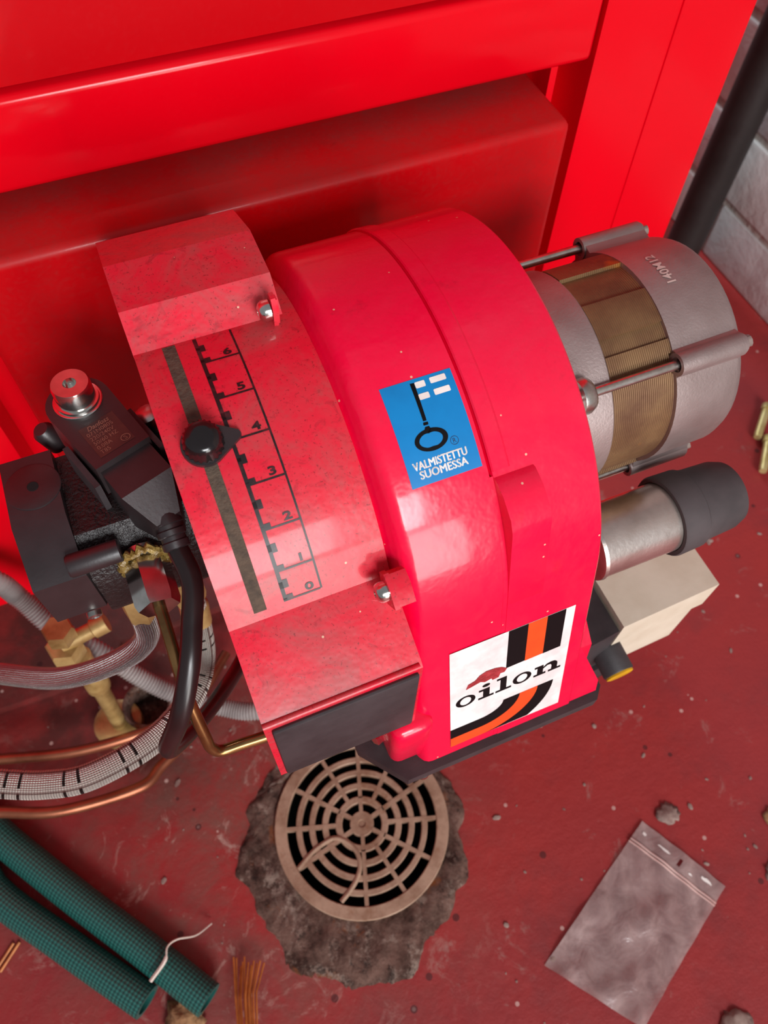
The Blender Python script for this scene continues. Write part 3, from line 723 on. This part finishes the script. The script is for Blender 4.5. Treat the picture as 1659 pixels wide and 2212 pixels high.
cpts = spl([(-.20, .34, .235), (-.1423, .3014, .1963), (-.1303, .2919, .1707), (-.1187, .2743, .1523), (-.0965, .2555, .1242), (-.0794, .2364, .1063), (-.0602, .2202, .0906), (-.0328, .2034, .0765), (-.0084, .191, .0758), (.03, .187, .08), (.09, .20, .10)], 26)
cd = mk('corrugated_conduit', tube(cpts, lambda i: .0070 if i % 2 else .0058, 16), 'conduit'); 
tag(cd, 'grey corrugated conduit winding below the pump to the burner', 'conduit')
bv = thing('brass_valve', (-.115, .245, .0), 'small brass valve with hex nuts below the black pump', 'valve')
mk('valve_body', lathe((-.118, .2455, .0), (.10, -.035, 1), [(0, .006), (.10, .006), (.105, .0085), (.118, .0085), (.122, .006), (.165, .006)], 20), 'brass', bv)
mk('valve_nut', hexnut((-.1075, .2405, .170), (.1, -.035, 1), .016, .0115), 'brass', bv)
mk('valve_nut', hexnut((-.1035, .2395, .196), (.1, -.035, 1), .014, .0095), 'brass', bv)
mk('valve_outlet', lathe((-.107, .240, .185), (1, .1, .15), [(0, .005), (.02, .005), (.021, .0065), (.030, .0065)], 16), 'brass', bv)
mk('valve_ring', lathe((-.118, .2465, .0), (.0, .0, 1), [(0, .019), (.012, .019), (.014, .016), (.014, .008)], 24), 'brass', bv)
sk = B(); sk = lathe((-.0905, .2470, -.005), (0, 0, 1), [(.0, .0175), (.022, .0175), (.026, .0200), (.030, .0200), (.0305, .0180), (.026, .0155), (.006, .0150)], 32)
so = mk('floor_socket', sk, 'rust'); tag(so, 'open dark pipe socket in the floor behind the braided hoses', 'pipe socket')

# ================================================================== FLOOR DRAIN
dr = thing('floor_drain', (DC.x, DC.y, 0), 'round rusty floor drain grate below the burner', 'drain')
def flat_ring(r0, r1, z0, z1, n=72, ctr=DC):
    return lathe((ctr.x, ctr.y, 0), (0, 0, 1), [(z0, r0), (z0, r1), (z1 - .0006, r1), (z1, r1 - .0006), (z1, r0 + .0006), (z1 - .0006, r0), (z0, r0)], n, capped=False)
gz = .004
mk('rim', flat_ring(.0578, DR, .0002, gz + .0010), 'grate', dr)
rad_slots = [.0125, .0232, .0335, .0436, .0536]; sw = .0046
edges = [.0085] + rad_slots + [.0566]
mk('hub', lathe((DC.x, DC.y, 0), (0, 0, 1), [(-.003, .0093), (gz - .0005, .0093), (gz, .0088), (gz, .003), (gz - .0008, .0025)], 32), 'grate', dr)
for i in range(len(rad_slots) - 1):
    mk('ring_bar', flat_ring(rad_slots[i] + sw / 2 + .0004, rad_slots[i + 1] - sw / 2 - .0004, -.003, gz), 'grate', dr)
loop_dir = rad(-142)      # finger loop side, towards the viewer's left
def spoke(a, r0, r1, w=.0030):
    u = Vector((cos(a), sin(a), 0)); p = Vector((-u.y, u.x, 0)) * w / 2; b = B()
    q = [DC + u * r0 - p, DC + u * r1 - p, DC + u * r1 + p, DC + u * r0 + p]
    lo_ = [b.verts.new(v + Vector((0, 0, -.0025))) for v in q]; hi = [b.verts.new(v + Vector((0, 0, gz + .0002))) for v in q]
    b.faces.new(lo_[::-1]); b.faces.new(hi)
    for i in range(4): b.faces.new((lo_[i], lo_[(i + 1) % 4], hi[(i + 1) % 4], hi[i]))
    mk('spoke', b, 'grate', dr)
for k in range(12):
    a = rad(12 + 30 * k); d = abs((a - loop_dir + pi) % (2 * pi) - pi)
    if k % 2 == 0: spoke(a, .0085, .020)
    if d > rad(24): spoke(a, .0190, .0585)
LOOP = [(-.0195, .0890), (-.0054, .0959), (.0061, .0986), (.0140, .0985), (.0209, .0925), (.0253, .0833), (.0244, .0738), (.0192, .0663), (.0110, .0603), (.0022, .0557)]
lb = spl([(x, y, gz - .0004) for x, y in LOOP], 5)
mk('finger_loop', tube(lb, .0019, 8), 'grate', dr)
mk('sump', lathe((DC.x, DC.y, 0), (0, 0, -1), [(0.0005, .0660), (.05, .060), (.09, .055), (.09, .001)], 40, capped=False), 'dark', dr)
# rough collar of broken concrete
cb = B(); N = 220; rows = []; cen = DC + Vector((-.013, -.017, 0))
for k in range(9):
    t_ = k / 8; row = []
    for i in range(N):
        a = 2 * pi * i / N; u = Vector((cos(a), sin(a), 0))
        pin = DC + u * (DR - .001)
        ro = .087 + .004 * sin(3 * a + 1) + .003 * sin(7 * a) + .0025 * sin(13 * a + 2) + .0010 * sin(23 * a + 3) + .0006 * sin(37 * a) + random.uniform(-.0004, .0004)
        pout = cen + u * ro
        p = pin.lerp(pout, t_); p.z = (.0008 + .0024 * sin(pi * t_) + .0012 * sin(9 * a + 7 * t_) * sin(13 * a) + random.uniform(-.0009, .0009)) if 0 < k < 8 else (-.001 if k == 8 else .0005)
        row.append(cb.verts.new(p))
    rows.append(row)
for a, b in zip(rows, rows[1:]):
    for i in range(N): cb.faces.new((a[i], a[(i + 1) % N], b[(i + 1) % N], b[i]))
tag(mk('drain_collar', cb, 'rust', None, 60), 'rough brown crust of mortar around the floor drain', 'mortar crust', None, 'stuff')

# ================================================================== THINGS ON THE FLOOR
g1 = mk('garden_hose', tube(spl([(-.335, .387, .0122), (-.2375, .2290, .0122), (-.2160, .1912, .0122), (-.1760, .1336, .0122), (-.1382, .0820, .0122), (-.1036, .0330, .0122)], 12), .0117, 24, hollow=.72), 'green')
tag(g1, 'green mesh garden hose, its cut end nearest the floor drain', 'hose', 'green garden hoses')
g2 = mk('garden_hose', tube(spl([(-.335, .340, .0120), (-.246, .1955, .0120), (-.2255, .1535, .0120), (-.1862, .1025, .0120), (-.1428, .0480, .0120)], 12), .0115, 24, hollow=.72), 'green')
tag(g2, 'green mesh garden hose with the shorter end, farther from the drain', 'hose', 'green garden hoses')
fb_ = mk('plastic_fibre', tube(spl([(-.1345, .058, .0262), (-.1221, .066, .0280), (-.1185, .0735, .0275), (-.1114, .0757, .0250), (-.1004, .0742, .016), (-.0899, .0785, .004)], 6), lambda i: .0014 if i < 8 else .0007, 6), 'fibre')
tag(fb_, 'thin white plastic strand lying across the green hose end', 'strand')
br = thing('straw_brush', (-.08, .02, 0), 'brush with copper brown bristles at the bottom edge', 'brush')
for i in range(11):
    x0 = -.0815 + i * .0019 + random.uniform(-.0007, .0007); x1 = -.0925 + i * .0011
    z0 = .004 + random.uniform(0, .01)
    mk('bristle', tube([(x0, .049 + random.uniform(-.004, .004) - i * .0007, z0), ((x0 + x1) / 2 + random.uniform(-.0006, .0006), .025, z0 + .008), (x1, -.012, z0 + .018)], .00065, 6), 'bristle', br)
for i in range(2):
    s_ = mk('straw', tube([(-.2245 + i * .004, .121 - i * .001, .0012), (-.240 + i * .004, .1075 - i * .001, .0012)], .0010, 6), 'bristle')
    tag(s_, ('short pinkish straw left of the green hoses, touching the picture edge', 'short pinkish straw left of the green hoses, the one farther in')[i], 'straw', 'short straws left of the hoses')
tb = B(); bmesh.ops.create_icosphere(tb, subdivisions=3, radius=1)
for v in tb.verts:
    k = 1 + .35 * sin(5 * v.co.x + 3 * v.co.y * 4) * cos(7 * v.co.z) + random.uniform(-.18, .18)
    v.co = Vector((-.1235 + v.co.x * .011 * k, .029 + v.co.y * .015 * k, max(.0, .003 + v.co.z * .005 * k)))
tag(mk('fibre_tuft', tb, 'tuft', None, 180), 'tan tuft of fibres between the two green hose ends', 'fibre tuft')

# clear zip bag
bag = thing('zip_bag', (.197, -.04, 0), 'crumpled clear plastic zip bag lying on the red floor', 'plastic bag')
TL, TR, BL = Vector((.24, .019, 0)), Vector((.273, -.045, 0)), Vector((.122, -.038, 0)); BR = TR + BL - TL + Vector((.012, .004, 0))
def bagp(u, v, h):
    p = TL.lerp(TR, u).lerp(BL.lerp(BR, u), v)
    z = .0018 + .0022 * sin(3.1 * u + 5 * v) * sin(9 * v + 2 * u) * sin(pi * min(1, max(0, u))) + .0011 * sin(17 * u + 11 * v) * v + .0006 * sin(31 * v - 23 * u) + .003 * max(0, v - .8)
    p.z = max(.0006, z) + h; return p
sb = B(); NU, NV = 28, 44
hole = (.52, .062)
g = [[sb.verts.new(bagp(i / NU, j / NV, 0)) for i in range(NU + 1)] for j in range(NV + 1)]
for j in range(NV):
    for i in range(NU):
        if abs((i + .5) / NU - hole[0]) * .072 < .0024 and abs((j + .5) / NV - hole[1]) * .13 < .0024: continue
        sb.faces.new((g[j][i], g[j + 1][i], g[j + 1][i + 1], g[j][i + 1]))
gg = [[sb.verts.new(v.co + Vector((0, 0, -.0004))) for v in row] for row in (g[0], g[-1])]
mk('bag_film', sb, 'bag', bag, 80)
for v0 in (.128, .146):
    mk('zip_strip', tube([bagp(i / 20, v0, .0006) for i in range(21)], .0008, 6), pm('zip_plastic', 'd8b4ac', 'c08f88', 60, .3), bag)
for u0, v0, w_, h_ in ((.09, .058, .05, .020), (.33, .062, .16, .016), (.66, .085, .05, .012), (.82, .052, .16, .022)):
    rb_ = B(); nn_ = 18
    rb_.faces.new([rb_.verts.new(bagp(u0 + w_ / 2 * cos(2 * pi * k / nn_) * random.uniform(.7, 1.1), v0 + h_ / 2 * sin(2 * pi * k / nn_) * random.uniform(.6, 1.2), .0005)) for k in range(nn_)])
    mk('faded_print', rb_, 'white', bag)
# brass wall plugs
for (p0, p1), lab in ((((.5793, .3181, .006), (.5486, .2917, .006)), 'small brass plug lying on the floor by the wall, farther one'), (((.5552, .2827, .006), (.5282, .255, .006)), 'small brass plug lying on the floor by the wall, nearer one')):
    p0, p1 = Vector(p0), Vector(p1); L_ = (p1 - p0).length
    pl_ = thing('brass_plug', (p0.x, p0.y, 0), lab, 'plug', 'brass plugs by the wall')
    mk('plug_shank', lathe(p0, p1 - p0, [(0, .0042), (L_ * .9, .0042), (L_, .0036)], 16), 'brassplug', pl_)
    mk('plug_collar', lathe(p0, p0 - p1, [(-.001, .0055), (.006, .0055), (.007, .0048)], 16), 'brassplug', pl_)
# crumbs of broken mortar on the floor
for (x, y, r_, mt), lab in (((.262, .016, .0075, 'grit'), 'grey mortar crumb touching the top corner of the zip bag'), ((.338, -.018, .0065, 'tuft'), 'brown dirt crumb at the right edge, farther one'),
                            ((.318, -.052, .0085, 'grit'), 'pale mortar crumb at the right edge, level with the zip bag'), ((.228, -.122, .009, 'grit'), 'flat grey patch of bare concrete at the bottom edge below the zip bag')):  # last one stands in for bare concrete where floor paint is missing
    kb_ = B(); bmesh.ops.create_icosphere(kb_, subdivisions=3, radius=1)
    for v in kb_.verts:
        q = v.co.copy(); k = 1 + .28 * sin(6 * q.x + 11 * q.y + x * 90) * cos(9 * q.y - 4 * q.z) + random.uniform(-.12, .12)
        v.co = Vector((x + q.x * r_ * k * 1.2, y + q.y * r_ * k, max(-.0004, .0012 + q.z * r_ * .32 * k)))
    tag(mk('mortar_crumb', kb_, mt, None, 180), lab, 'crumb', 'mortar crumbs on the floor')
# grit and flakes nobody could count
gb = B()
for i in range(150):
    x, y = random.uniform(-.2, .5), random.uniform(-.12, .3)
    if (Vector((x, y, 0)) - DC).length < .105 and random.random() < .8: continue
    r_ = random.choice((.0006, .0008, .001, .0014, .002)) 
    k0 = len(gb.verts); bmesh.ops.create_icosphere(gb, subdivisions=1, radius=r_, matrix=Matrix.Translation((x, y, r_ * .3)) @ Matrix.Rotation(random.uniform(0, 6), 4, 'Z') @ Matrix.Diagonal((random.uniform(.8, 2), 1, .5, 1)))
tag(mk('floor_grit', gb, 'grit'), 'scattered pale grit and paint flakes on the red floor', 'grit', None, 'stuff')
